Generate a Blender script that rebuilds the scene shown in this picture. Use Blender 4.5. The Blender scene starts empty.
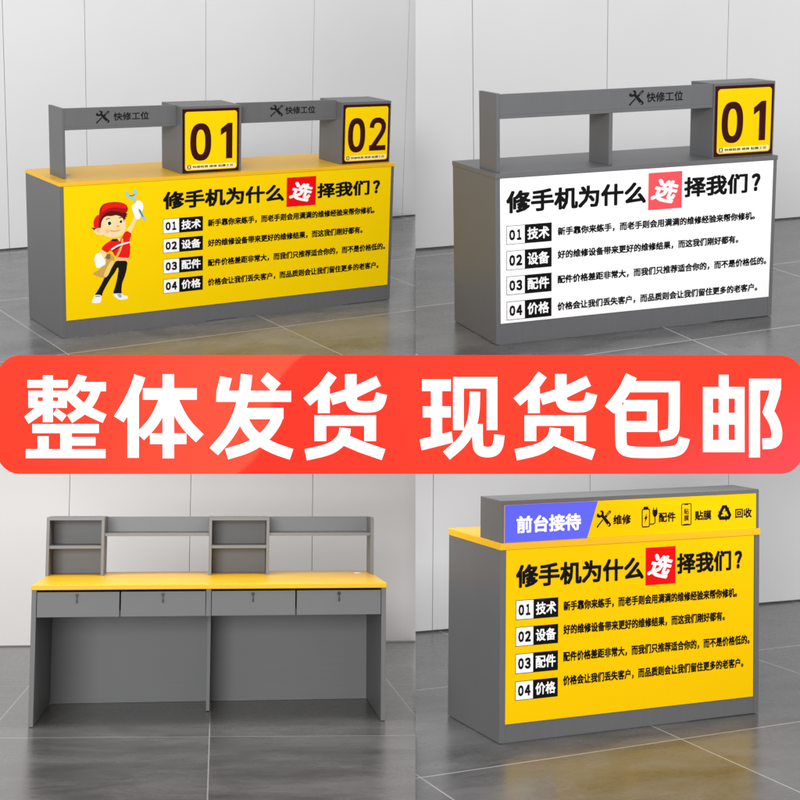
import bpy, bmesh, math, random
from mathutils import Matrix, Vector, Quaternion
random.seed(4)
scene = bpy.context.scene
COL = scene.collection
CAM_Z = 3.0                                   # height of the camera above the world origin

# ------------------------------------------------------------------ materials
MATS = {}
def principled(name):
    m = bpy.data.materials.new(name); m.use_nodes = True
    return m, m.node_tree, m.node_tree.nodes['Principled BSDF']

def plain(name, col, rough=.5, spec=.3, metal=0):
    m, nt, b = principled(name)
    b.inputs['Base Color'].default_value = (*col, 1)
    b.inputs['Roughness'].default_value = rough
    b.inputs['Specular IOR Level'].default_value = spec
    b.inputs['Metallic'].default_value = metal
    MATS[name] = m
    return m

def laminate(name, col, rough=.42, spec=.35, amount=.06, stretch=(60, 60, 2.5), warm=0):
    """melamine board: faint streaky grain in colour and gloss"""
    m, nt, b = principled(name)
    N = nt.nodes; L = nt.links
    tc = N.new('ShaderNodeTexCoord'); mp = N.new('ShaderNodeMapping')
    mp.inputs['Scale'].default_value = stretch
    nz = N.new('ShaderNodeTexNoise'); nz.inputs['Scale'].default_value = 1.0
    nz.inputs['Detail'].default_value = 5; nz.inputs['Roughness'].default_value = .65
    L.new(tc.outputs['Object'], mp.inputs['Vector']); L.new(mp.outputs['Vector'], nz.inputs['Vector'])
    n2 = N.new('ShaderNodeTexNoise'); n2.inputs['Scale'].default_value = 2.2; n2.inputs['Detail'].default_value = 3
    L.new(tc.outputs['Object'], n2.inputs['Vector'])
    add = N.new('ShaderNodeMath'); add.operation = 'ADD'
    L.new(nz.outputs['Fac'], add.inputs[0]); L.new(n2.outputs['Fac'], add.inputs[1])
    mr = N.new('ShaderNodeMapRange')
    mr.inputs['From Min'].default_value = .6; mr.inputs['From Max'].default_value = 1.4
    mr.inputs['To Min'].default_value = 1 - amount; mr.inputs['To Max'].default_value = 1 + amount
    L.new(add.outputs[0], mr.inputs['Value'])
    mul = N.new('ShaderNodeMix'); mul.data_type = 'RGBA'; mul.blend_type = 'MULTIPLY'
    mul.inputs['Factor'].default_value = 1
    mul.inputs['A'].default_value = (*col, 1)
    L.new(mr.outputs['Result'], mul.inputs['B']); L.new(mul.outputs['Result'], b.inputs['Base Color'])
    mr2 = N.new('ShaderNodeMapRange')
    mr2.inputs['To Min'].default_value = rough - .06; mr2.inputs['To Max'].default_value = rough + .08
    L.new(nz.outputs['Fac'], mr2.inputs['Value']); L.new(mr2.outputs['Result'], b.inputs['Roughness'])
    b.inputs['Specular IOR Level'].default_value = spec
    MATS[name] = m
    return m

def wall_mat(name, col):
    m, nt, b = principled(name); N = nt.nodes; L = nt.links
    tc = N.new('ShaderNodeTexCoord')
    nz = N.new('ShaderNodeTexNoise'); nz.inputs['Scale'].default_value = 1.3; nz.inputs['Detail'].default_value = 4
    L.new(tc.outputs['Object'], nz.inputs['Vector'])
    mr = N.new('ShaderNodeMapRange'); mr.inputs['To Min'].default_value = .96; mr.inputs['To Max'].default_value = 1.04
    L.new(nz.outputs['Fac'], mr.inputs['Value'])
    mul = N.new('ShaderNodeMix'); mul.data_type = 'RGBA'; mul.blend_type = 'MULTIPLY'; mul.inputs['Factor'].default_value = 1
    mul.inputs['A'].default_value = (*col, 1); L.new(mr.outputs['Result'], mul.inputs['B'])
    L.new(mul.outputs['Result'], b.inputs['Base Color'])
    b.inputs['Roughness'].default_value = .38; b.inputs['Specular IOR Level'].default_value = .3
    MATS[name] = m
    return m

def floor_mat(name, col, gx, gy, s, px, py, grout=.44, rough=.25, ang=0.0):
    """polished cement tiles, pale thin joints on the grid x = gx + k px, y = gy + k py"""
    m, nt, b = principled(name); N = nt.nodes; L = nt.links
    def math_(op, a, c=None):
        n = N.new('ShaderNodeMath'); n.operation = op
        for i, v in enumerate((a, c)):
            if v is None: continue
            if isinstance(v, (int, float)): n.inputs[i].default_value = v
            else: L.new(v, n.inputs[i])
        return n.outputs[0]
    tc = N.new('ShaderNodeTexCoord'); sp = N.new('ShaderNodeSeparateXYZ')
    L.new(tc.outputs['Object'], sp.inputs[0])
    x = math_('DIVIDE', sp.outputs['X'], s); y = math_('DIVIDE', sp.outputs['Y'], s)
    if ang:
        y = math_('SUBTRACT', y, math_('MULTIPLY', x, ang))
    dx = math_('PINGPONG', math_('SUBTRACT', x, gx), px / 2)
    dy = math_('PINGPONG', math_('SUBTRACT', y, gy), py / 2)
    line = math_('MAXIMUM', math_('LESS_THAN', dx, .0036), math_('LESS_THAN', dy, .0046))
    # each tile its own shade
    ix = math_('FLOOR', math_('DIVIDE', math_('SUBTRACT', x, gx), px)); iy = math_('FLOOR', math_('DIVIDE', math_('SUBTRACT', y, gy), py))
    cb = N.new('ShaderNodeCombineXYZ'); L.new(ix, cb.inputs[0]); L.new(iy, cb.inputs[1])
    wn = N.new('ShaderNodeTexWhiteNoise'); wn.noise_dimensions = '3D'; L.new(cb.outputs[0], wn.inputs['Vector'])
    off = N.new('ShaderNodeVectorMath'); off.operation = 'ADD'
    sc = N.new('ShaderNodeVectorMath'); sc.operation = 'SCALE'; sc.inputs['Scale'].default_value = 9
    L.new(wn.outputs['Color'], sc.inputs[0]); L.new(tc.outputs['Object'], off.inputs[0]); L.new(sc.outputs[0], off.inputs[1])
    mp = N.new('ShaderNodeMapping'); mp.inputs['Scale'].default_value = (1.0, 1.7, 1)
    L.new(off.outputs[0], mp.inputs['Vector'])
    nz = N.new('ShaderNodeTexNoise'); nz.inputs['Scale'].default_value = 1.5; nz.inputs['Detail'].default_value = 9
    nz.inputs['Roughness'].default_value = .62; nz.inputs['Distortion'].default_value = .4
    L.new(mp.outputs[0], nz.inputs['Vector'])
    fine = N.new('ShaderNodeTexNoise'); fine.inputs['Scale'].default_value = 34; fine.inputs['Detail'].default_value = 4
    L.new(mp.outputs[0], fine.inputs['Vector'])
    v = math_('ADD', math_('MULTIPLY', nz.outputs['Fac'], .8), math_('MULTIPLY', fine.outputs['Fac'], .2))
    v = math_('ADD', v, math_('MULTIPLY', math_('SUBTRACT', wn.outputs['Value'], .5), .05))
    mr = N.new('ShaderNodeMapRange'); mr.inputs['From Min'].default_value = .28; mr.inputs['From Max'].default_value = .72
    mr.inputs['To Min'].default_value = .45; mr.inputs['To Max'].default_value = 1.55
    L.new(v, mr.inputs['Value'])
    mul = N.new('ShaderNodeMix'); mul.data_type = 'RGBA'; mul.blend_type = 'MULTIPLY'; mul.inputs['Factor'].default_value = 1
    mul.inputs['A'].default_value = (*col, 1); L.new(mr.outputs['Result'], mul.inputs['B'])
    mx = N.new('ShaderNodeMix'); mx.data_type = 'RGBA'
    L.new(line, mx.inputs['Factor']); L.new(mul.outputs['Result'], mx.inputs['A']); mx.inputs['B'].default_value = (grout, grout, grout, 1)
    L.new(mx.outputs['Result'], b.inputs['Base Color'])
    rr = N.new('ShaderNodeMapRange'); rr.inputs['From Min'].default_value = .3; rr.inputs['From Max'].default_value = .7
    rr.inputs['To Min'].default_value = rough - .05; rr.inputs['To Max'].default_value = rough + .07
    L.new(nz.outputs['Fac'], rr.inputs['Value']); L.new(rr.outputs['Result'], b.inputs['Roughness'])
    b.inputs['Specular IOR Level'].default_value = .5
    bp = N.new('ShaderNodeBump'); bp.inputs['Strength'].default_value = .03; bp.inputs['Distance'].default_value = .01
    L.new(fine.outputs['Fac'], bp.inputs['Height']); L.new(bp.outputs[0], b.inputs['Normal'])
    MATS[name] = m
    return m

GREY = laminate('grey_laminate', (.126, .126, .128), rough=.45, spec=.35)
GREY_N = laminate('neutral_grey_laminate', (.122, .124, .130), rough=.45, spec=.35)
GREY_WARM = laminate('warm_grey_laminate', (.140, .142, .142), rough=.45, spec=.35, stretch=(2.5, 60, 60))
YTOP = laminate('yellow_worktop', (.84, .47, .008), rough=.36, spec=.25, amount=.05, stretch=(3, 60, 60))
YPRINT = plain('yellow_print', (.92, .62, .000), .6, .06)
YPRINT2 = plain('golden_print', (.92, .56, .000), .6, .06)
WPRINT = plain('white_print', (.95, .95, .95), .6, .06)
KPRINT = plain('black_print', (.006, .006, .006), .6, .06)
LINEK = plain('line_print', (.05, .05, .05), .6, .06)
RPRINT = plain('red_print', (.82, .004, .006), .6, .06)
CORAL = plain('coral_print', (.86, .085, .10), .6, .06)
VIOLET = plain('violet_print', (.115, .135, .90), .6, .06)
BROWN = plain('brown_print', (.040, .006, .004), .6, .06)
DARKINK = plain('dark_ink', (.012, .012, .012), .6, .06)
WPAPER = plain('cream_strip_print', (.88, .80, .42), .6, .06)
STEEL = plain('lock_metal', (.35, .35, .36), .3, .5, 1)
LOCKB = plain('lock_black', (.012, .012, .013), .35, .4)
PLAST = plain('grommet_plastic', (.60, .58, .50), .4, .4)
SLOT = plain('seam_shadow_gap', (.22, .22, .22), .8, .1)
ART_COL = {'red': (.80, .012, .010), 'darkred': (.40, .006, .008), 'black': (.012, .009, .006), 'skin': (.95, .68, .34), 'skin2': (.86, .50, .24),
           'white': (.90, .90, .86), 'blue': (.33, .40, .58), 'tan': (.60, .36, .08), 'tan2': (.80, .46, .10), 'cream': (.85, .62, .16),
           'olive': (.20, .17, .05), 'dark': (.05, .004, .004), 'steel': (.36, .58, .58), 'steel2': (.06, .16, .26), 'hair': (.09, .008, .004),
           'eye': (.02, .03, .015), 'nose': (.80, .36, .10), 'nose2': (.90, .50, .24), 'mouth': (.62, .24, .10)}
ARTM = {k: plain('cartoon_' + k, v, .6, .06) for k, v in ART_COL.items()}

# ------------------------------------------------------------------ mesh helpers
def new_obj(name, bm, mats, parent=None, bevel=0):
    me = bpy.data.meshes.new(name)
    bmesh.ops.recalc_face_normals(bm, faces=bm.faces[:]) if bevel >= 0 else None
    bm.to_mesh(me); bm.free()
    for m in (mats if isinstance(mats, (list, tuple)) else [mats]): me.materials.append(m)
    o = bpy.data.objects.new(name, me); COL.objects.link(o)
    if parent is not None: o.parent = parent
    if bevel > 0:
        b = o.modifiers.new('edge', 'BEVEL'); b.width = bevel; b.segments = 2; b.limit_method = 'ANGLE'
    return o

def add_box(bm, a, b, S=1, mi=0):
    x0, y0, z0 = (v * S for v in a); x1, y1, z1 = (v * S for v in b)
    v = [bm.verts.new(p) for p in ((x0, y0, z0), (x1, y0, z0), (x1, y1, z0), (x0, y1, z0), (x0, y0, z1), (x1, y0, z1), (x1, y1, z1), (x0, y1, z1))]
    for f in ((0, 3, 2, 1), (4, 5, 6, 7), (0, 1, 5, 4), (1, 2, 6, 5), (2, 3, 7, 6), (3, 0, 4, 7)):
        bm.faces.new([v[i] for i in f]).material_index = mi

class Flat:
    """flat printed shapes on the plane y = const, x right, z up; every layer a hair prouder than the last"""
    def __init__(self, y, S, step=.00015):
        self.bm = bmesh.new(); self.y = y; self.S = S; self.step = step; self.n = 0; self.mats = []
    def mi(self, m):
        if m not in self.mats: self.mats.append(m)
        return self.mats.index(m)
    def poly(self, pts, m, same=False):
        if not same: self.n += 1
        y = self.y - self.n * self.step; S = self.S
        vs = [self.bm.verts.new((p[0] * S, y * S, p[1] * S)) for p in pts]
        f = self.bm.faces.new(vs); f.material_index = self.mi(m)
        if f.calc_area() and self.area(pts) < 0: f.normal_flip()
        return f
    @staticmethod
    def area(p):
        return sum(p[i - 1][0] * p[i][1] - p[i][0] * p[i - 1][1] for i in range(len(p)))
    def rect(self, x0, z0, x1, z1, m): self.poly([(x0, z0), (x1, z0), (x1, z1), (x0, z1)], m)
    def rrect(self, x0, z0, x1, z1, r, m, rz=None):
        rz = rz or r; pts = []
        for cx, cz, a0 in ((x1 - r, z0 + rz, -90), (x1 - r, z1 - rz, 0), (x0 + r, z1 - rz, 90), (x0 + r, z0 + rz, 180)):
            for k in range(7):
                a = math.radians(a0 + 15 * k); pts.append((cx + r * math.cos(a), cz + rz * math.sin(a)))
        self.poly(pts, m)
    def ring(self, outer, inner, m):
        self.n += 1; y = (self.y - self.n * self.step) * self.S; S = self.S; k = len(outer); i_ = self.mi(m)
        o = [self.bm.verts.new((p[0] * S, y, p[1] * S)) for p in outer]; q = [self.bm.verts.new((p[0] * S, y, p[1] * S)) for p in inner]
        for i in range(k):
            self.bm.faces.new((o[i], o[(i + 1) % k], q[(i + 1) % k], q[i])).material_index = i_
    def stroke(self, pts, w, m):
        """polyline of even width with mitred corners"""
        P = [Vector(p) for p in pts]; Lf, Rt = [], []
        for i, p in enumerate(P):
            d0 = (P[i] - P[i - 1]).normalized() if i else (P[1] - P[0]).normalized()
            d1 = (P[i + 1] - P[i]).normalized() if i < len(P) - 1 else d0
            n = Vector((-d0.y - d1.y, d0.x + d1.x)); n.normalize()
            k = w / 2 / max(.35, n.dot(Vector((-d0.y, d0.x))))
            Lf.append(p + n * k); Rt.append(p - n * k)
        self.n += 1
        y = (self.y - self.n * self.step) * self.S; S = self.S; i_ = self.mi(m)
        a = [self.bm.verts.new((p.x * S, y, p.y * S)) for p in Lf]; b = [self.bm.verts.new((p.x * S, y, p.y * S)) for p in Rt]
        for i in range(len(P) - 1):
            f = self.bm.faces.new((a[i], b[i], b[i + 1], a[i + 1])); f.material_index = i_
    def text(self, s, x0, x1, z0, z1, m, bold=0.0, ways=8, shear=0, rot=0):
        """lettering fitted into the box; weight comes from laying the outline down several times, shifted"""
        vs, fs = glyphs(s)
        xa = min(v[0] for v in vs); xb = max(v[0] for v in vs); za = min(v[1] for v in vs); zb = max(v[1] for v in vs)
        xa -= bold; xb += bold; za -= bold; zb += bold
        i_ = self.mi(m); S = self.S
        offs = [(0, 0)]
        if bold: offs += [(bold * a, bold * c) for a, c in ((1, 0), (0, 1), (-1, 0), (0, -1), (.88, .88), (-.88, .88), (.88, -.88), (-.88, -.88))]
        if bold > .04: offs += [(bold * .45 * a, bold * .45 * c) for a, c in ((1, 1), (-1, 1), (1, -1), (-1, -1))]
        cx, cz = (x0 + x1) / 2, (z0 + z1) / 2
        for ox, oz in offs:
            self.n += 1; y = (self.y - self.n * self.step * .45) * S
            row = []
            for v in vs:
                X = x0 + (v[0] + ox - xa) / (xb - xa) * (x1 - x0); Z = z0 + (v[1] + oz - za) / (zb - za) * (z1 - z0)
                X += shear * (Z - cz)
                if rot:
                    dx, dz = X - cx, Z - cz
                    X = cx + dx * math.cos(rot) - dz * math.sin(rot); Z = cz + dx * math.sin(rot) + dz * math.cos(rot)
                row.append(self.bm.verts.new((X * S, y, Z * S)))
            for f in fs:
                try: self.bm.faces.new([row[i] for i in f]).material_index = i_
                except ValueError: pass
    def build(self, name, parent):
        for f in self.bm.faces:
            f.normal_update()
            if f.normal.y > 0: f.normal_flip()
        bmesh.ops.triangulate(self.bm, faces=[f for f in self.bm.faces if len(f.verts) > 4])
        return new_obj(name, self.bm, self.mats, parent, bevel=-1)

_cache = {}
def glyphs(s):
    if s in _cache: return _cache[s]
    c = bpy.data.curves.new('lettering', 'FONT'); c.body = s; c.size = 1; c.resolution_u = 2; c.fill_mode = 'BOTH'
    o = bpy.data.objects.new('lettering', c); COL.objects.link(o)
    dg = bpy.context.evaluated_depsgraph_get(); dg.update()
    me = bpy.data.meshes.new_from_object(o.evaluated_get(dg))
    r = ([(v.co.x, v.co.y) for v in me.vertices], [tuple(p.vertices) for p in me.polygons])
    bpy.data.objects.remove(o); bpy.data.curves.remove(c); bpy.data.meshes.remove(me)
    _cache[s] = r
    return r

def thing(name, label, cat, M):
    o = bpy.data.objects.new(name, None); o.empty_display_size = .2; COL.objects.link(o)
    o.matrix_world = M; o['label'] = label; o['category'] = cat
    return o

def board(name, a, b, m, parent, S, bevel=.0012):
    bm = bmesh.new(); add_box(bm, a, b, S)
    return new_obj(name, bm, m, parent, bevel)

def boards(name, boxes, m, parent, S, bevel=.0012):
    bm = bmesh.new()
    for a, b in boxes: add_box(bm, a, b, S)
    return new_obj(name, bm, m, parent, bevel)

# ------------------------------------------------------------------ where the four bays stand (turn, place)
POSE = {
 1: ([0.25234, -0.5941, -0.03818], [-2.17128, 0.11598, 9.23382]),
 2: ([0.22471, -0.3403, -0.05726], [0.40663, 0.12824, 7.5459]),
 3: ([-0.09733, -0.13037, 0.00956], [-2.58608, 2.72219, 10.00745]),
 4: ([-0.00251, -0.41856, 0.0078], [0.37065, 1.88193, 6.64839]),
}
SCALE = {1: 1.0, 2: 1.2, 3: .9, 4: 1.3}
def bay_matrix(n):
    r, t = POSE[n]
    v = Vector(r); R = Matrix.Rotation(v.length, 3, v.normalized())
    B = Matrix(((1, 0, 0), (0, 0, -1), (0, 1, 0)))            # bay axes to view axes
    Mw = Matrix(((1, 0, 0), (0, 0, 1), (0, -1, 0)))           # view axes to world axes
    T = Mw @ (Vector(t) * SCALE[n])
    return Matrix.Translation(T + Vector((0, 0, CAM_Z))) @ (Mw @ R @ B).to_4x4()

BANNER_Y = 8.2
def clip(bm, M, side, front=None):
    inv = M.inverted()
    def cut(co, no):
        lc = inv @ Vector(co); ln = (inv.to_3x3() @ Vector(no)).normalized()
        bmesh.ops.bisect_plane(bm, geom=bm.verts[:] + bm.edges[:] + bm.faces[:], dist=1e-5, plane_co=lc, plane_no=ln, clear_outer=True)
        es = [e for e in bm.edges if e.is_boundary]
        if es: bmesh.ops.holes_fill(bm, edges=es, sides=0)
    cut((0, 0, 0), (side, 0, 0))
    if front: cut((0, front, 0), (0, -1, 0))

def room(n, xr, yf, yw, ztop, seams, fm, wm, side, front):
    S = SCALE[n]; M = bay_matrix(n)
    bm = bmesh.new(); add_box(bm, (xr[0], yf, -.06), (xr[1], yw + .05, 0), S)
    clip(bm, M, side, front)
    f = new_obj('floor', bm, fm); f.matrix_world = M; f['kind'] = 'structure'
    bm = bmesh.new(); xs = [xr[0]] + [s for s in seams if xr[0] < s < xr[1]] + [xr[1]]; g = .0024
    for a, b in zip(xs, xs[1:]):
        add_box(bm, (a + g, yw, .012), (b - g, yw + .02, ztop), S, 0)
    add_box(bm, (xr[0], yw + .021, .004), (xr[1], yw + .06, ztop - .004), S, 1)
    clip(bm, M, side)
    w = new_obj('wall', bm, [wm, SLOT]); w.matrix_world = M; w['kind'] = 'structure'

room(1, (-1.6, 5.2), -2.6, 2.669, 2.32, [-1.75, -.62, .6, 1.248, 2.285, 3.30, 4.27], floor_mat('cement_tiles', (.165, .165, .168), -.10, -.33, 1.0, 1.452, 1.44),
     wall_mat('pale_wall_panels', (.76, .76, .765)), 1, BANNER_Y + .06)
room(2, (-1.2, 4.4), -2.2, 2.642, 1.98, [-.05, .944, 1.94, 2.885, 3.8], floor_mat('grey_cement_tiles', (.120, .120, .122), .95, -.38, 1.2, 1.38, 1.38, ang=.09),
     wall_mat('neutral_wall_panels', (.685, .685, .687)), -1, BANNER_Y + .06)
room(3, (-2.0, 4.4), -3.6, 4.647, 2.02, [-1.4, -.207, .967, 2.175, 3.36], floor_mat('warm_cement_tiles', (.135, .133, .130), -.23, -.37, .9, 1.432, 2.31, ang=-.075),
     wall_mat('warm_wall_panels', (.67, .652, .636)), 1, None)
room(4, (-1.6, 4.6), -1.8, 2.337, 1.13, [-.35, .746, 1.842, 2.905, 3.95], floor_mat('cool_cement_tiles', (.13, .13, .132), .80, -.28, 1.3, 1.32, 1.32, ang=.056),
     wall_mat('cool_wall_panels', (.75, .755, .765)), -1, None)

# ------------------------------------------------------------------ printed pieces
def spanner_icon(F, x0, x1, z0, z1, m, bg):
    X = lambda u: x0 + u * (x1 - x0); Z = lambda v: z0 + v * (z1 - z0); w = (x1 - x0)
    U = lambda pts: [(X(a), Z(b)) for a, b in pts]
    F.stroke(U([(.05, .06), (.44, .46)]), w * .085, m)                     # screwdriver blade
    F.poly(U([(.01, .08), (.09, .0), (.17, .10), (.10, .17)]), m)
    F.poly(U([(.56, .66), (.66, .56), (.97, .83), (.98, .92), (.92, .98), (.84, .96)]), m)   # handle
    F.stroke(U([(.68, .70), (.88, .90)]), w * .025, bg); F.stroke(U([(.74, .66), (.92, .84)]), w * .025, bg)
    F.poly(U([(.02, .66), (.10, .60), (.24, .58), (.34, .62), (.74, .14), (.80, .06), (.90, .04), (.98, .12), (.97, .22), (.90, .28),
              (.48, .74), (.50, .88), (.42, .98), (.30, 1.0), (.24, .97), (.36, .85), (.33, .75), (.22, .72), (.12, .84), (.04, .80)]), m)
    F.poly(U([(.80 + .055 * math.cos(a * .785), .16 + .055 * math.sin(a * .785)) for a in range(8)]), bg)

def poster(parent, S, x0, x1, z0, z1, base, sq, title_u, sq_u, rest_u, tv, rv, sv, tile_u, rows, line_u0, line_u1, centers, art=False, numbold=.055):
    board('poster_panel', (x0, -.003, z0), (x1, .006, z1), base, parent, S, 0).name = 'poster_panel'
    pn = parent.children[-1]
    X = lambda u: x0 + u * (x1 - x0); Z = lambda v: z1 - v * (z1 - z0)
    def F(): return Flat(-.0033, S)
    f = F(); f.text('修手机为什么', X(title_u[0]), X(title_u[1]), Z(tv[1]), Z(tv[0]), KPRINT, .036); f.build('headline', pn); f = F()
    ru = rest_u[1] - rest_u[0]; f.text('择我们', X(rest_u[0]), X(rest_u[0] + ru * .835), Z(rv[1]), Z(rv[0]), KPRINT, .036)
    f.text('？', X(rest_u[0] + ru * .885), X(rest_u[1] + ru * .005), Z(rv[1] - .008), Z(rv[0] + .006), KPRINT, .045); f.build('headline', pn)
    f = F(); f.rect(X(sq_u[0]), Z(sv[1]), X(sq_u[1]), Z(sv[0]), sq); f.build('highlight_square', pn)
    f = Flat(-.0038, S); du = (sq_u[1] - sq_u[0]); dv = sv[1] - sv[0]
    f.text('选', X(sq_u[0] + du * .17), X(sq_u[1] - du * .15), Z(sv[1] - dv * .18), Z(sv[0] + dv * .20), WPRINT, .036, shear=.22, rot=-.24)
    f.build('highlight_lettering', pn)
    names = ['技术', '设备', '配件', '价格']
    lines = ['新手靠你来练手，而老手则会用满满的维修经验来帮你修机。', '好的维修设备带来更好的维修结果，而这我们刚好都有。',
             '配件价格差距非常大，而我们只推荐适合你的，而不是价格低的。', '价格会让我们丢失客户，而品质则会让我们留住更多的老客户。']
    for i, (va, vb) in enumerate(rows):
        ua, us, ub = tile_u; h = vb - va
        f = F(); bw = .0028
        f.rect(X(ua), Z(vb), X(us), Z(va), LINEK)
        f.rect(X(ua) + bw, Z(vb) + bw, X(us), Z(va) - bw, WPRINT)
        wa = us - ua
        for q, dg in enumerate('０' + '１２３４'[i]):
            ins = .04 if dg == '１' else 0
            f.text(dg, X(ua + wa * (.15 + .38 * q + ins)), X(ua + wa * (.15 + .38 * q + .33 - ins)), Z(vb - h * .21), Z(va + h * .22), KPRINT, numbold)
        f.build('number_tile', pn)
        f = F(); f.rect(X(us), Z(vb), X(ub), Z(va), KPRINT)
        f.text(names[i], X(us + (ub - us) * .10), X(ub - (ub - us) * .09), Z(vb - h * .19), Z(va + h * .17), WPRINT, .026); f.build('caption_tile', pn)
        f = F(); hh = .030
        f.text(lines[i], X(line_u0), X(line_u1[i]), Z(centers[i] + hh), Z(centers[i] - hh), KPRINT, .040, 6); f.build('text_line', pn)
    if art:
        f = Flat(-.0033, S, .0001)
        for c, pts in ART: f.poly([(X(u / 1000), Z(v / 1000)) for u, v in rounded(pts)], ARTM[c])
        f.build('cartoon_repairman', pn)

ART = [
 ('red',[(126,422),(141,414),(156,414),(166,364),(180,363),(185,395),(178,431),(181,500),(178,571),(158,565),(138,551),(129,505),(122,496),(117,517),(98,482),(107,451)]),
 ('black',[(141,580),(173,588),(169,663),(163,714),(156,758),(154,810),(155,840),(129,832),(137,774),(143,708),(147,642),(144,630),(136,669),(124,710),(111,766),(102,808),(99,841),(78,827),(87,796),(98,747),(107,698),(125,643),(136,593)]),
 ('skin2',[(138,551),(178,569),(176,589),(139,581)]),
 ('white',[(78,825),(96,829),(98,859),(95,892),(72,888),(70,869),(75,852)]),
 ('white',[(129,830),(154,834),(161,853),(172,861),(172,880),(163,886),(147,883),(133,852)]),
 ('blue',[(140,837),(152,836),(156,863),(148,868)]),
 ('blue',[(80,831),(94,834),(95,845),(80,842)]),
 ('tan',[(121,511),(136,552),(133,593),(118,679),(110,705),(92,693),(74,666),(76,655),(92,638),(110,586),(113,550)]),
 ('cream',[(125,575),(136,579),(116,694),(103,695),(110,643)]),
 ('olive',[(107,545),(113,516),(118,525),(123,519),(125,560),(117,566)]),
 ('tan2',[(156,410),(161,419),(160,457),(154,508),(144,558),(138,551),(149,495),(155,452)]),
 ('white',[(124,489),(141,463),(160,449),(180,443),(180,452),(160,463),(143,476),(128,500)]),
 ('dark',[(128,501),(143,478),(156,466),(156,472),(143,487),(133,503)]),
 ('dark',[(125,424),(130,413),(144,414),(154,414),(154,440),(149,420),(140,433)]),
 ('skin',[(143,409),(154,410),(152,438),(147,427)]),
 ('skin',[(195,253),(201,277),(195,306),(185,368),(181,379),(170,353),(177,332),(187,289),(192,260)]),
 ('skin',[(98,485),(115,517),(110,549),(92,559),(86,531)]),
 ('white',[(198,139),(208,135),(217,158),(219,197),(213,234),(208,282),(196,276),(192,244),(188,213),(185,175),(191,165)]),
 ('white',[(86,513),(96,508),(103,543),(111,572),(110,601),(100,614),(95,623),(84,620),(82,594),(78,555),(82,527)]),
 ('steel',[(167,62),(173,55),(175,71),(180,91),(187,96),(194,82),(189,54),(194,46),(201,60),(203,83),(198,101),(194,107),(199,147),(194,160),(189,124),(182,121),(174,112),(169,92)]),
 ('steel2',[(179,90),(187,96),(194,84),(195,92),(187,104),(179,98)]),
 ('steel',[(202,205),(209,196),(227,290),(220,301)]),
 ('steel2',[(205,208),(208,204),(219,262),(216,266)]),
 ('hair',[(72,313),(84,319),(92,298),(96,344),(83,341),(75,323)]),
 ('skin',[(96,314),(99,263),(106,238),(122,230),(141,230),(160,242),(167,285),(169,330),(166,367),(156,392),(141,403),(125,404),(110,388),(99,360)]),
 ('skin',[(98,322),(87,321),(80,333),(80,351),(88,372),(102,383),(106,354)]),
 ('skin2',[(95,336),(87,336),(86,345),(96,363)]),
 ('hair',[(94,321),(92,269),(100,226),(117,199),(144,197),(166,216),(174,235),(169,240),(173,252),(166,254),(169,268),(164,269),(164,292),(160,261),(155,248),(141,234),(127,240),(115,236),(106,249),(100,278),(98,322)]),
 ('darkred',[(92,291),(94,224),(96,180),(104,148),(119,136),(141,135),(160,146),(171,165),(175,195),(171,219),(160,223),(144,204),(127,201),(114,210),(103,234),(96,269),(95,314),(91,320)]),
 ('red',[(79,310),(78,273),(83,241),(90,223),(95,224),(92,269),(92,321),(84,323)]),
 ('red',[(103,159),(119,143),(141,142),(160,151),(170,168),(170,191),(160,185),(141,174),(122,178),(110,192),(100,211)]),
 ('white',[(114,292),(118,274),(125,273),(129,291),(127,310),(119,313)]),
 ('eye',[(117,290),(120,278),(125,279),(128,293),(125,306),(120,308)]),
 ('white',[(149,285),(152,272),(157,273),(159,290),(157,304),(152,301)]),
 ('eye',[(150,286),(153,275),(157,276),(158,289),(156,299),(152,296)]),
 ('hair',[(112,262),(117,253),(123,251),(123,257),(117,259),(113,267)]),
 ('hair',[(148,255),(153,250),(158,254),(158,258),(153,256),(149,260)]),
 ('nose',[(141,315),(147,310),(151,317),(147,324),(142,323)]),
 ('mouth',[(123,342),(133,352),(144,352),(153,345),(153,349),(144,357),(133,358),(123,348)]),
 ('nose2',[(110,340),(117,334),(122,350),(117,365),(111,356)]),

]

def rounded(P, it=2):
    for _ in range(it):
        o = []
        for a, b in zip(P, P[1:] + P[:1]):
            o += [(a[0] * .82 + b[0] * .18, a[1] * .82 + b[1] * .18), (a[0] * .18 + b[0] * .82, a[1] * .18 + b[1] * .82)]
        P = o
    return P
def digit(F, d, x0, x1, z0, z1, m):
    """tall signage numerals"""
    X = lambda u: x0 + u * (x1 - x0); Z = lambda v: z0 + v * (z1 - z0)
    if d == '0':
        def loop(ix, iz):
            pts = []
            for k in range(40):
                a = 2 * math.pi * k / 40; c, s_ = math.cos(a), math.sin(a)
                e = .80
                pts.append((X(.5 + (.5 - ix) * math.copysign(abs(c) ** e, c)), Z(.5 + (.5 - iz) * math.copysign(abs(s_) ** e, s_))))
            return pts
        F.ring(loop(0, 0), loop(.29, .17), m)
    elif d == '1':
        F.poly([(X(0), Z(.66)), (X(.46), Z(.76)), (X(.46), Z(0)), (X(1), Z(0)), (X(1), Z(1)), (X(.62), Z(1)), (X(0), Z(.84))], m)
    else:
        w = (x1 - x0) * .27
        pts = [(.14, .70), (.16, .80), (.26, .89), (.40, .925), (.60, .925), (.76, .88), (.855, .79), (.865, .70), (.82, .60), (.70, .48), (.20, .10)]
        F.stroke([(X(a), Z(b)) for a, b in pts], w, m)
        F.rect(X(0), Z(0), X(1), Z(.155), m)
        F.poly([(X(0), Z(.155)), (X(.40), Z(.155)), (X(.36), Z(.20)), (X(0), Z(.17))], m)

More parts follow.
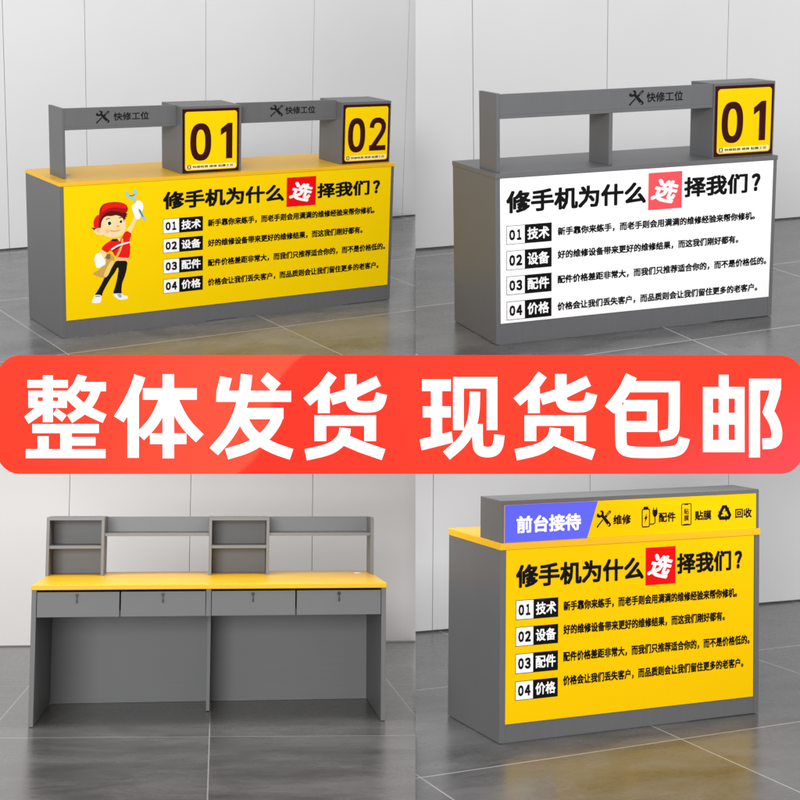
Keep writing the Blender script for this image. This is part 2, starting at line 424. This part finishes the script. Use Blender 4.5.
def number_plate(parent, S, x0, x1, z0, z1, y, num, ym, uz, split):
    p = board('number_plate', (x0, y - .006, z0), (x1, y, z1), BROWN, parent, S, .001)
    X = lambda u: x0 + u * (x1 - x0); Z = lambda v: z1 - v * (z1 - z0)
    f = Flat(y - .0062, S); f.rrect(X(.038), Z(.962), X(.962), Z(.042), .018, ym); f.build('plate_face', p)
    f = Flat(y - .0066, S)
    digit(f, num[0], X(uz[0]), X(uz[1]), Z(.815), Z(.225), BROWN); digit(f, num[1], X(uz[2]), X(uz[3]), Z(.80), Z(.235), BROWN)
    f.build('numerals', p)
    f = Flat(y - .0066, S); f.rrect(X(.06), Z(.945), X(.94), Z(.872), .008, WPAPER)
    f.rect(X(.075), Z(.94), X(.145), Z(.876), DARKINK)
    f.stroke([(X(.09), Z(.93)), (X(.13), Z(.886))], .005, WPAPER); f.stroke([(X(.13), Z(.93)), (X(.09), Z(.886))], .005, WPAPER)
    f.text('快修检测 维修 贴膜工位', X(.17), X(.90), Z(.928), Z(.888), DARKINK, .02, 6)
    f.build('plate_caption', p)

def cubby(name, parent, S, x0, x1, yf, yb, z0, z1, m, t=.018, shelf=.5, opened='back'):
    yy = (yf, yf + t) if opened == 'back' else (yb - t, yb)
    inner = (yf + t, yb) if opened == 'back' else (yf, yb - t)
    bx = [((x0, yf, z0), (x0 + t, yb, z1 - t)), ((x1 - t, yf, z0), (x1, yb, z1 - t)), ((x0, yf, z1 - t), (x1, yb, z1)),
          ((x0 + t, yy[0], z0), (x1 - t, yy[1], z1 - t))]
    o = boards(name, bx, m, parent, S)
    zs = z0 + (z1 - z0) * shelf
    board('shelf', (x0 + t, inner[0] + .004, zs - t / 2), (x1 - t, inner[1], zs + t / 2), m, o, S)
    return o

def beam(parent, S, x0, x1, y, yb, z0, z1, m, t=.018):
    return boards('beam', [((x0, y, z0 + t), (x1, y + t, z1)), ((x0, y - .0015, z0), (x1, yb, z0 + t))], m, parent, S)

def grommet(parent, S, x, y, z):
    bm = bmesh.new()
    for r0, r1, za, zb in ((.030, .030, 0, .004), (.019, .019, .004, .0045)):
        bmesh.ops.create_cone(bm, cap_ends=True, segments=28, radius1=r0 * S, radius2=r1 * S * .96, depth=(zb - za) * S,
                              matrix=Matrix.Translation(((x) * S, y * S, (z + (za + zb) / 2) * S)))
    o = new_obj('cable_grommet', bm, PLAST, parent)
    return o

# ------------------------------------------------------------------ counter 1: yellow, two stations
S = SCALE[1]; W, D, H, T = 2.4, .586, .967, .023
c1 = thing('service_counter', 'long yellow topped grey counter with cartoon repairman poster and number plates 01 and 02', 'counter', bay_matrix(1))
for x in (0, W - .025): board('side_panel', (x, 0, .004), (x + .025, D - .004, H - T), GREY, c1, S)
board('front_panel', (.025, .006, .112), (W - .025, .024, H - T), GREY, c1, S)
board('plinth', (.025, .002, .004), (W - .025, .022, .1115), GREY, c1, S)
board('divider', (W / 2 - .012, .0245, .004), (W / 2 + .012, D - .15, H - T), GREY, c1, S)
board('worktop', (-.002, -.005, H - T + .0004), (W + .002, D, H), YTOP, c1, S, .002)
yb = .350; BZ0, BZ1 = 1.264, 1.396
board('post', (.073, .128, H), (.091, yb, BZ1), GREY, c1, S)
cubby('cubby', c1, S, .828, 1.252, .061, yb, H, 1.392, GREY)
cubby('cubby', c1, S, 2.005, W, .061, yb, H, 1.386, GREY)
for (xa, xb, ia, ib, ta, tb) in ((.0915, .8275, .288, .380, .405, .640), (1.2525, 2.0045, 1.496, 1.594, 1.610, 1.838)):
    b = beam(c1, S, xa, xb, .128, yb, BZ0, BZ1, GREY)
    f = Flat(.128 - .0002, S); spanner_icon(f, ia, ib, 1.297, 1.376, DARKINK, GREY); f.build('spanner_emblem', b)
    f = Flat(.128 - .0002, S); f.text('快修工位', ta, tb, 1.312, 1.362, DARKINK, .022); f.build('beam_lettering', b)
number_plate(c1, S, .836, 1.232, .972, 1.376, .061, '01', YPRINT, (.13, .50, .67, .88), 0)
number_plate(c1, S, 2.018, 2.388, .972, 1.368, .061, '02', YPRINT, (.10, .47, .56, .92), 0)
poster(c1, S, .0255, 2.374, .112, H - T - .0005, YPRINT, RPRINT, (.275, .644), (.652, .747), (.751, .962), (.085, .222), (.098, .222), (.037, .272),
       (.275, .322, .393), [(.292, .407), (.446, .557), (.603, .719), (.76, .873)], .408, (.947, .907, .988, .967), (.351, .509, .665, .82), art=True)
grommet(c1, S, .155, .30, H)

# ------------------------------------------------------------------ counter 2: grey with white poster
S = SCALE[2]; W, D, H, T = 1.6, .585, .866, .024
c2 = thing('service_counter', 'all grey counter with white poster front and a single yellow 01 plate', 'counter', bay_matrix(2))
for x in (0, W - .024): board('side_panel', (x, 0, .004), (x + .024, D - .004, H - T), GREY_N, c2, S)
board('front_panel', (.024, .006, .11), (W - .024, .024, H - T), GREY_N, c2, S)
board('plinth', (.024, .002, .004), (W - .024, .022, .1095), GREY_N, c2, S)
board('worktop', (-.002, -.005, H - T + .0004), (W + .002, D, H), GREY_N, c2, S, .002)
yb = .274
board('post', (.028, .049, H), (.046, yb, 1.252), GREY_N, c2, S)
board('post', (.642, .049, H), (.662, yb, 1.1275), GREY_N, c2, S)
cubby('cubby', c2, S, 1.236, W, .042, yb, H, 1.250, GREY_N)
b = beam(c2, S, .0465, 1.2355, .049, yb, 1.128, 1.248, GREY_N)
f = Flat(.049 - .0002, S); spanner_icon(f, .750, .836, 1.158, 1.236, DARKINK, GREY_N); f.build('spanner_emblem', b)
f = Flat(.049 - .0002, S); f.text('快修工位', .851, 1.060, 1.172, 1.222, DARKINK, .022); f.build('beam_lettering', b)
number_plate(c2, S, 1.244, 1.590, .873, 1.236, .042, '01', YPRINT2, (.11, .48, .66, .87), 0)
poster(c2, S, .0245, 1.5765, .110, H - T - .0005, WPRINT, CORAL, (.02, .519), (.527, .652), (.660, .950), (.086, .240), (.078, .222), (.031, .292),
       (.02, .084, .179), [(.323, .453), (.496, .631), (.673, .804), (.849, .98)], .2, (.935, .873, .986, .954), (.39, .552, .727, .918))

# ------------------------------------------------------------------ counter 3: seen from the working side
S = SCALE[3]; W, D, H, T = 2.4, 1.256, .941, .034
c3 = thing('service_desk', 'grey desk seen from its open side with four drawers, yellow top and shelves', 'desk', bay_matrix(3))
for x in (0, W - .032): board('side_panel', (x, .004, .004), (x + .032, 1.05, H - T), GREY_WARM, c3, S)
board('back_panel', (.0325, 1.021, .0008), (W - .0325, 1.045, H - T), GREY_WARM, c3, S)
board('divider', (1.172, .55, .004), (1.197, 1.0205, H - T), GREY_WARM, c3, S)
board('front_post', (1.164, .004, .724), (1.198, .030, H - T), GREY_WARM, c3, S)
board('worktop', (-.004, -.010, H - T + .0004), (W + .004, D, H), YTOP, c3, S, .004)
for xa, xb, lx in ((.036, .582, .299), (.592, 1.160, .873), (1.202, 1.772, 1.482), (1.782, 2.364, 2.073)):
    d = boards('drawer', [((xa, .002, .726), (xb, .022, .893)), ((xa + .012, .0225, .74), (xb - .012, .52, .87))], GREY_WARM, c3, S)
    bm = bmesh.new()
    for r, dep in ((.0125, .006), (.008, .010)):
        bmesh.ops.create_cone(bm, cap_ends=True, segments=24, radius1=r * S, radius2=r * S * .94, depth=dep * S,
                              matrix=Matrix.Translation((lx * S, (.002 - dep / 2) * S, .872 * S)) @ Matrix.Rotation(math.pi / 2, 4, 'X'))
    lk = new_obj('lock', bm, LOCKB, d)
    bm = bmesh.new(); add_box(bm, (lx - .0025, -.014, .835), (lx + .0025, -.009, .872), S); add_box(bm, (lx - .0055, -.0135, .818), (lx + .0055, -.0095, .840), S)
    new_obj('key', bm, LOCKB, d, .001)
yf, yb = .834, 1.13
cubby('cubby', c3, S, -.004, .412, yf, yb, H, 1.366, GREY_WARM, .022, .49, 'front')
cubby('cubby', c3, S, 1.172, 1.618, yf, yb, H, 1.364, GREY_WARM, .022, .49, 'front')
board('post', (2.374, yf, H), (2.398, yb, 1.362), GREY_WARM, c3, S)
for xa, xb in ((.4125, 1.1715), (1.6185, 2.3735)):
    boards('beam', [((xa, yb - .022, 1.2505), (xb, yb, 1.362)), ((xa, yf + .015, 1.228), (xb, yb, 1.250))], GREY_WARM, c3, S)
grommet(c3, S, 2.295, .985, H)

# ------------------------------------------------------------------ counter 4: reception
S = SCALE[4]; W, D, H, T = 1.4, .538, .891, .031
c4 = thing('reception_counter', 'compact grey reception counter with yellow poster, violet header and row of service symbols', 'counter', bay_matrix(4))
for x in (0, W - .028): board('side_panel', (x, 0, .004), (x + .028, D - .004, H - T), GREY, c4, S)
board('front_panel', (.028, .006, .086), (W - .028, .024, H - T), GREY, c4, S)
board('plinth', (.028, .002, .004), (W - .028, .022, .0855), GREY, c4, S)
board('worktop', (-.002, -.005, H - T + .0004), (W + .002, D, H), YTOP, c4, S, .002)
hx0, hx1, hy0, hy1, hz1 = .006, W - .001, .005, .213, 1.078
hd = boards('header_box', [((hx0, hy0, H), (hx0 + .018, hy1, hz1 - .018)), ((hx1 - .018, hy0, H), (hx1, hy1, hz1 - .018)), ((hx0, hy0, hz1 - .018), (hx1, hy1, hz1)),
                      ((hx0 + .018, hy0 + .004, H), (hx1 - .018, hy0 + .022, hz1 - .018))], GREY, c4, S)
sx0, sx1, sz0, sz1 = .020, 1.380, H + .0005, 1.062
sp = board('header_panel', (sx0, hy0 - .003, sz0), (sx1, hy0 + .0035, sz1 - .003), YPRINT2, c4, S, 0)
X = lambda u: sx0 + u * (sx1 - sx0); Z = lambda v: sz1 - v * (sz1 - sz0)
yy = hy0 - .0032
f = Flat(yy, S); f.poly([(X(0.001), Z(.998)), (X(.312), Z(.998)), (X(.353), Z(.02)), (X(.001), Z(.02))], VIOLET); f.build('violet_field', sp)
f = Flat(yy - .0004, S); f.text('前台接待', X(.044), X(.288), Z(.77), Z(.315), WPRINT, .036); f.build('reception_lettering', sp)
f = Flat(yy, S); spanner_icon(f, X(.347), X(.405), Z(.745), Z(.275), KPRINT, YPRINT2); f.build('spanner_emblem', sp)
for s_, a, b_ in (('维修', .413, .483), ('配件', .594, .663), ('贴膜', .742, .811), ('回收', .911, .982)):
    f = Flat(yy, S); f.text(s_, X(a), X(b_), Z(.685), Z(.415), KPRINT, .032); f.build('service_lettering', sp)
def outline(f, x0, x1, z0, z1, r, t, m):
    def rr(x0, x1, z0, z1, r):
        pts = []
        for cx, cz, a0 in ((x1 - r, z0 + r, -90), (x1 - r, z1 - r, 0), (x0 + r, z1 - r, 90), (x0 + r, z0 + r, 180)):
            for k in range(5): a = math.radians(a0 + 22.5 * k); pts.append((cx + r * math.cos(a), cz + r * math.sin(a)))
        return pts
    f.ring(rr(x0, x1, z0, z1, r), rr(x0 + t, x1 - t, z0 + t, z1 - t, max(.001, r - t)), m)
f = Flat(yy, S); outline(f, X(.526), X(.559), Z(.80), Z(.29), .008, .0055, KPRINT); f.rect(X(.533), Z(.29), X(.552), Z(.235), KPRINT)
f.poly([(X(.548), Z(.40)), (X(.535), Z(.57)), (X(.541), Z(.57)), (X(.537), Z(.69)), (X(.550), Z(.51)), (X(.544), Z(.51))], KPRINT)
f.stroke([(X(.559), Z(.72)), (X(.574), Z(.72)), (X(.579), Z(.68)), (X(.579), Z(.50))], .005, KPRINT)
f.poly([(X(.569), Z(.33)), (X(.589), Z(.33)), (X(.589), Z(.44)), (X(.584), Z(.52)), (X(.574), Z(.52)), (X(.569), Z(.44))], KPRINT)
f.rect(X(.5715), Z(.335), X(.5745), Z(.27), KPRINT); f.rect(X(.5835), Z(.335), X(.5865), Z(.27), KPRINT); f.build('battery_emblem', sp)
f = Flat(yy, S); outline(f, X(.686), X(.728), Z(.81), Z(.20), .008, .0042, KPRINT); f.rect(X(.699), Z(.245), X(.715), Z(.215), KPRINT)
f.poly([(X(.690), Z(.79)), (X(.724), Z(.79)), (X(.716), Z(.765)), (X(.698), Z(.765))], KPRINT)
f.text('贴', X(.697), X(.717), Z(.50), Z(.34), KPRINT, .02, 6); f.text('膜', X(.697), X(.717), Z(.68), Z(.52), KPRINT, .02, 6); f.build('phone_emblem', sp)
f = Flat(yy, S); cx, cz = (X(.835) + X(.897)) / 2, (Z(.275) + Z(.755)) / 2 - .003; R_ = .040
for k in range(3):
    a = -2 * math.pi * k / 3
    def rt(p): return (cx + R_ * (p[0] * math.cos(a) - p[1] * math.sin(a)), cz + R_ * (p[0] * math.sin(a) + p[1] * math.cos(a)))
    f.poly([rt(p) for p in ((-.72, .28), (-.30, .98), (.18, .98), (-.28, .18))], KPRINT)
    f.poly([rt(p) for p in ((.02, .98), (.30, .98), (.52, .62), (.72, .74), (.50, .22), (-.06, .24), (.14, .38), (-.06, .72))], KPRINT)
f.build('recycling_emblem', sp)
poster(c4, S, .0285, 1.3655, .0865, H - T - .0005, YPRINT2, RPRINT, (.036, .536), (.543, .666), (.672, .947), (.088, .222), (.082, .208), (.036, .262),
       (.036, .103, .198), [(.292, .406), (.447, .559), (.601, .716), (.759, .87)], .218, (.928, .876, .984, .957), (.347, .485, .643, .783))

# ------------------------------------------------------------------ the red banner sign
def banner_mat():
    m, nt, b = principled('banner_red'); N = nt.nodes; L = nt.links
    tc = N.new('ShaderNodeTexCoord'); sp = N.new('ShaderNodeSeparateXYZ'); L.new(tc.outputs['Object'], sp.inputs[0])
    def math_(op, *a):
        n = N.new('ShaderNodeMath'); n.operation = op
        for i, v in enumerate(a):
            if isinstance(v, (int, float)): n.inputs[i].default_value = v
            else: L.new(v, n.inputs[i])
        return n.outputs[0]
    U = math_('DIVIDE', sp.outputs['X'], BPX); V = math_('DIVIDE', sp.outputs['Z'], BPX)   # print units, centre of sign = 0
    def ramp(v, a, b_):
        n = N.new('ShaderNodeMapRange'); n.interpolation_type = 'SMOOTHSTEP'
        n.inputs['From Min'].default_value = a; n.inputs['From Max'].default_value = b_; L.new(v, n.inputs['Value']); return n.outputs['Result']
    # printed swoosh: edge line leaning from (-104, 59) to (-170, -59)
    vv = math_('MULTIPLY', V, V)
    edge = math_('ADD', math_('ADD', math_('MULTIPLY', V, .12), -129), math_('MULTIPLY', math_('MULTIPLY', vv, V), .000125))
    d = math_('SUBTRACT', edge, U)                          # >0 inside the lighter field
    light = math_('MULTIPLY', math_('MULTIPLY', ramp(d, -4, 4), ramp(d, 270, 0)), .75)
    deep = math_('MULTIPLY', ramp(d, 4, -4), ramp(d, -230, 0))
    pink = ramp(math_('ADD', U, math_('MULTIPLY', V, -2.0)), 230, 620)
    c1_ = N.new('ShaderNodeMix'); c1_.data_type = 'RGBA'; L.new(light, c1_.inputs['Factor'])
    c1_.inputs['A'].default_value = (.80, .036, .015, 1); c1_.inputs['B'].default_value = (.83, .074, .038, 1)
    c2_ = N.new('ShaderNodeMix'); c2_.data_type = 'RGBA'; L.new(pink, c2_.inputs['Factor'])
    c3_ = N.new('ShaderNodeMix'); c3_.data_type = 'RGBA'; L.new(deep, c3_.inputs['Factor']); L.new(c1_.outputs['Result'], c3_.inputs['A'])
    c3_.inputs['B'].default_value = (.77, .026, .012, 1); L.new(c3_.outputs['Result'], c2_.inputs['A']); c2_.inputs['B'].default_value = (.80, .058, .080, 1)
    L.new(c2_.outputs['Result'], b.inputs['Base Color'])
    b.inputs['Roughness'].default_value = .55; b.inputs['Specular IOR Level'].default_value = .08
    return m

F_PX = 1500.0; PXC, PYC = 415.5, 320.0
BPX = BANNER_Y / F_PX                                     # one print unit of the sign in metres
cxp, czp = 400.0, 414.6
bn = thing('banner_sign', 'wide red rounded banner with huge white Chinese lettering between the upper and lower counters', 'banner',
           Matrix.Translation(((cxp - PXC) * BPX, BANNER_Y, CAM_Z - (czp - PYC) * BPX)))
bm = bmesh.new(); pts = []
hw, hh, r = 403.0, 59.4, 23.0
for qx, qz, a0 in ((hw - r, -hh + r, -90), (hw - r, hh - r, 0), (-hw + r, hh - r, 90), (-hw + r, -hh + r, 180)):
    for k in range(13):
        a = math.radians(a0 + 7.5 * k); pts.append(((qx + r * math.cos(a)) * BPX, 0, (qz + r * math.sin(a)) * BPX))
vs = [bm.verts.new(p) for p in pts]; fc = bm.faces.new(vs)
ex = bmesh.ops.extrude_face_region(bm, geom=[fc])
bmesh.ops.translate(bm, verts=[v for v in ex['geom'] if isinstance(v, bmesh.types.BMVert)], vec=(0, .03, 0))
new_obj('banner_board', bm, banner_mat(), bn)
def chaikin(P, it=3):
    for _ in range(it):
        o = [P[0]]
        for a, b in zip(P, P[1:]):
            o += [(a[0] * .75 + b[0] * .25, a[1] * .75 + b[1] * .25), (a[0] * .25 + b[0] * .75, a[1] * .25 + b[1] * .75)]
        P = o + [P[-1]]
    return P
GL = {
 '整': (0, [('r', 183, 167, 453, 218), ('r', 286, 135, 353, 447), ('r', 190, 238, 447, 281), ('r', 190, 307, 447, 352), ('r', 190, 238, 252, 352), ('r', 388, 238, 447, 352),
   ('p', [(236, 350), (290, 350), (287, 392), (192, 458), (163, 410)]), ('p', [(353, 394), (378, 355), (445, 402), (414, 444)]),
   ('p', [(518, 129), (580, 143), (558, 190), (530, 240), (470, 318), (440, 280), (447, 240), (490, 190)]), ('r', 540, 180, 707, 241),
   ('c', [(645, 225), (612, 305), (560, 365), (465, 427)], 62), ('c', [(468, 275), (530, 335), (590, 375), (698, 424)], 62),
   ('r', 217, 460, 660, 520), ('r', 403, 515, 480, 640), ('r', 252, 541, 326, 640), ('r', 470, 547, 638, 603), ('r', 173, 627, 705, 687)]),
 '体': (105, [('c', [(232, 140), (205, 225), (160, 320), (92, 428)], 76), ('r', 150, 270, 226, 685), ('r', 253, 221, 612, 298), ('r', 384, 128, 461, 688),
   ('c', [(405, 270), (372, 360), (320, 455), (235, 542)], 72), ('c', [(445, 270), (478, 360), (540, 465), (632, 555)], 74), ('r', 300, 522, 543, 593)]),
 '发': (200, [('p', [(135, 142), (212, 155), (192, 238), (607, 238), (607, 312), (108, 312), (110, 240)]), ('c', [(311, 130), (300, 230), (270, 370), (205, 515), (92, 643)], 76),
   ('p', [(450, 115), (538, 190), (495, 240), (470, 235), (405, 170)]), ('r', 280, 353, 556, 427),
   ('c', [(519, 400), (505, 450), (440, 540), (330, 615), (178, 660)], 74), ('c', [(280, 420), (330, 510), (400, 572), (490, 622), (610, 662)], 74)]),
 '货': (295, [('s', [(250, 130), (180, 225), (78, 312)], 68), ('r', 153, 220, 232, 387), ('c', [(372, 127), (372, 290), (384, 328), (415, 343), (470, 347), (530, 343), (560, 325), (577, 258)], 76),
   ('s', [(240, 297), (400, 248), (557, 172)], 74), ('r', 130, 402, 540, 472), ('r', 130, 460, 208, 573), ('r', 462, 460, 540, 573),
   ('c', [(334, 487), (330, 530), (300, 580), (230, 630), (72, 665)], 76), ('s', [(330, 565), (440, 612), (590, 664)], 76)]),
 '现': (410, [('r', 80, 162, 272, 240), ('r', 85, 342, 272, 416), ('r', 140, 200, 214, 590), ('p', [(65, 562), (277, 510), (286, 583), (78, 635)]),
   ('r', 287, 147, 582, 223), ('r', 287, 200, 358, 500), ('r', 511, 200, 582, 500), ('c', [(432, 245), (430, 380), (408, 480), (350, 580), (243, 670)], 70),
   ('c', [(450, 460), (450, 590), (460, 630), (490, 646), (530, 648), (568, 636), (588, 600), (595, 532)], 70)]),
 '包': (595, [('c', [(242, 138), (190, 250), (95, 365)], 78), ('s', [(230, 211), (528, 211), (528, 330)], 74), ('c', [(528, 300), (527, 440), (524, 522), (433, 542)], 74),
   ('r', 190, 300, 415, 374), ('r', 345, 340, 415, 512), ('r', 190, 440, 415, 512), ('c', [(171, 330), (171, 590), (183, 625), (220, 644), (300, 650), (450, 650), (545, 640), (580, 610), (595, 552)], 74)]),
 '邮': (690, [('r', 86, 213, 152, 647), ('r', 299, 213, 363, 647), ('r', 191, 132, 257, 640), ('r', 86, 213, 363, 290), ('r', 86, 386, 363, 463), ('r', 86, 566, 363, 647),
   ('r', 393, 158, 466, 682), ('r', 393, 158, 606, 235), ('s', [(570, 200), (562, 260), (521, 378), (536, 404)], 72), ('c', [(519, 376), (560, 440), (582, 520), (568, 588), (482, 592)], 72)]),
}
for ch, ox in (('整', 0), ('体', 105), ('发', 200), ('货', 295), ('现', 410), ('货', 505), ('包', 595), ('邮', 690)):
    f = Flat(-.0006, 1, .0003); _, parts = GL[ch]; k = 6.664
    Q = lambda x, y: ((ox + x / k - cxp) * BPX, (czp - 355 - y / k) * BPX)
    for p in parts:
        if p[0] == 'r': a, b_ = Q(p[1], p[2]), Q(p[3], p[4]); f.rect(a[0], b_[1], b_[0], a[1], WPRINT)
        elif p[0] == 'p': f.poly([Q(*q) for q in p[1]], WPRINT)
        else: f.stroke(chaikin([Q(*q) for q in p[1]]) if p[0] == 'c' else [Q(*q) for q in p[1]], p[2] / k * BPX, WPRINT)
    f.build('white_character', bn)

# ------------------------------------------------------------------ camera
cam = bpy.data.cameras.new('camera'); co = bpy.data.objects.new('camera', cam); COL.objects.link(co)
co.location = (0, 0, CAM_Z); co.rotation_euler = (math.pi / 2, 0, 0)
cam.sensor_width = 36; cam.lens = 36 * F_PX / 800
cam.shift_x = (400 - PXC) / 800; cam.shift_y = -(400 - PYC) / 800
cam.clip_end = 200
scene.camera = co

# ------------------------------------------------------------------ light: soft studio key, plus unseen fill lamps added in the lower bays
w = bpy.data.worlds.new('World'); scene.world = w; w.use_nodes = True
w.node_tree.nodes['Background'].inputs[0].default_value = (1, 1, 1, 1)
w.node_tree.nodes['Background'].inputs[1].default_value = WORLD = .92
def area(name, loc, target, sx, sy, power, col=(1, 1, 1)):
    l = bpy.data.lights.new(name, 'AREA'); l.shape = 'RECTANGLE'; l.size = sx; l.size_y = sy; l.energy = power; l.color = col
    o = bpy.data.objects.new(name, l); COL.objects.link(o); o.location = loc
    o.rotation_euler = (Vector(target) - Vector(loc)).to_track_quat('-Z', 'Y').to_euler()
    return o
area('key_softbox', (-2.5, -12, CAM_Z + 2.6), (0, 9, CAM_Z - .6), 8, 5, 2850)
area('added_bay_fill', (-1.75, 12.0, CAM_Z - .52), (-1.9, 14.2, CAM_Z - 2.6), 3.4, .5, 15, (1, 1, 1))  # unseen fill, added to brighten the lower left back wall
area('added_bay_fill', (-1.6, 9.3, CAM_Z - .50), (-1.6, 9.6, CAM_Z - 3), 3.0, .6, 40, (1, 1, 1))  # unseen fill, added above the desk to lift its yellow top
area('added_bay_fill', (1.6, 10.9, CAM_Z - .50), (1.6, 12.8, CAM_Z - 2.2), 3.0, .5, 16)  # unseen fill, added to brighten the lower right back wall
area('added_bay_fill', (1.5, 9.0, CAM_Z - .46), (1.5, 9.0, CAM_Z - 3), 2.8, .5, 22)  # unseen fill, added above the reception counter
scene.view_settings.view_transform = 'Standard'; scene.view_settings.look = 'None'
scene.view_settings.exposure = 0; scene.view_settings.gamma = 1
scene.cycles.max_bounces = 6
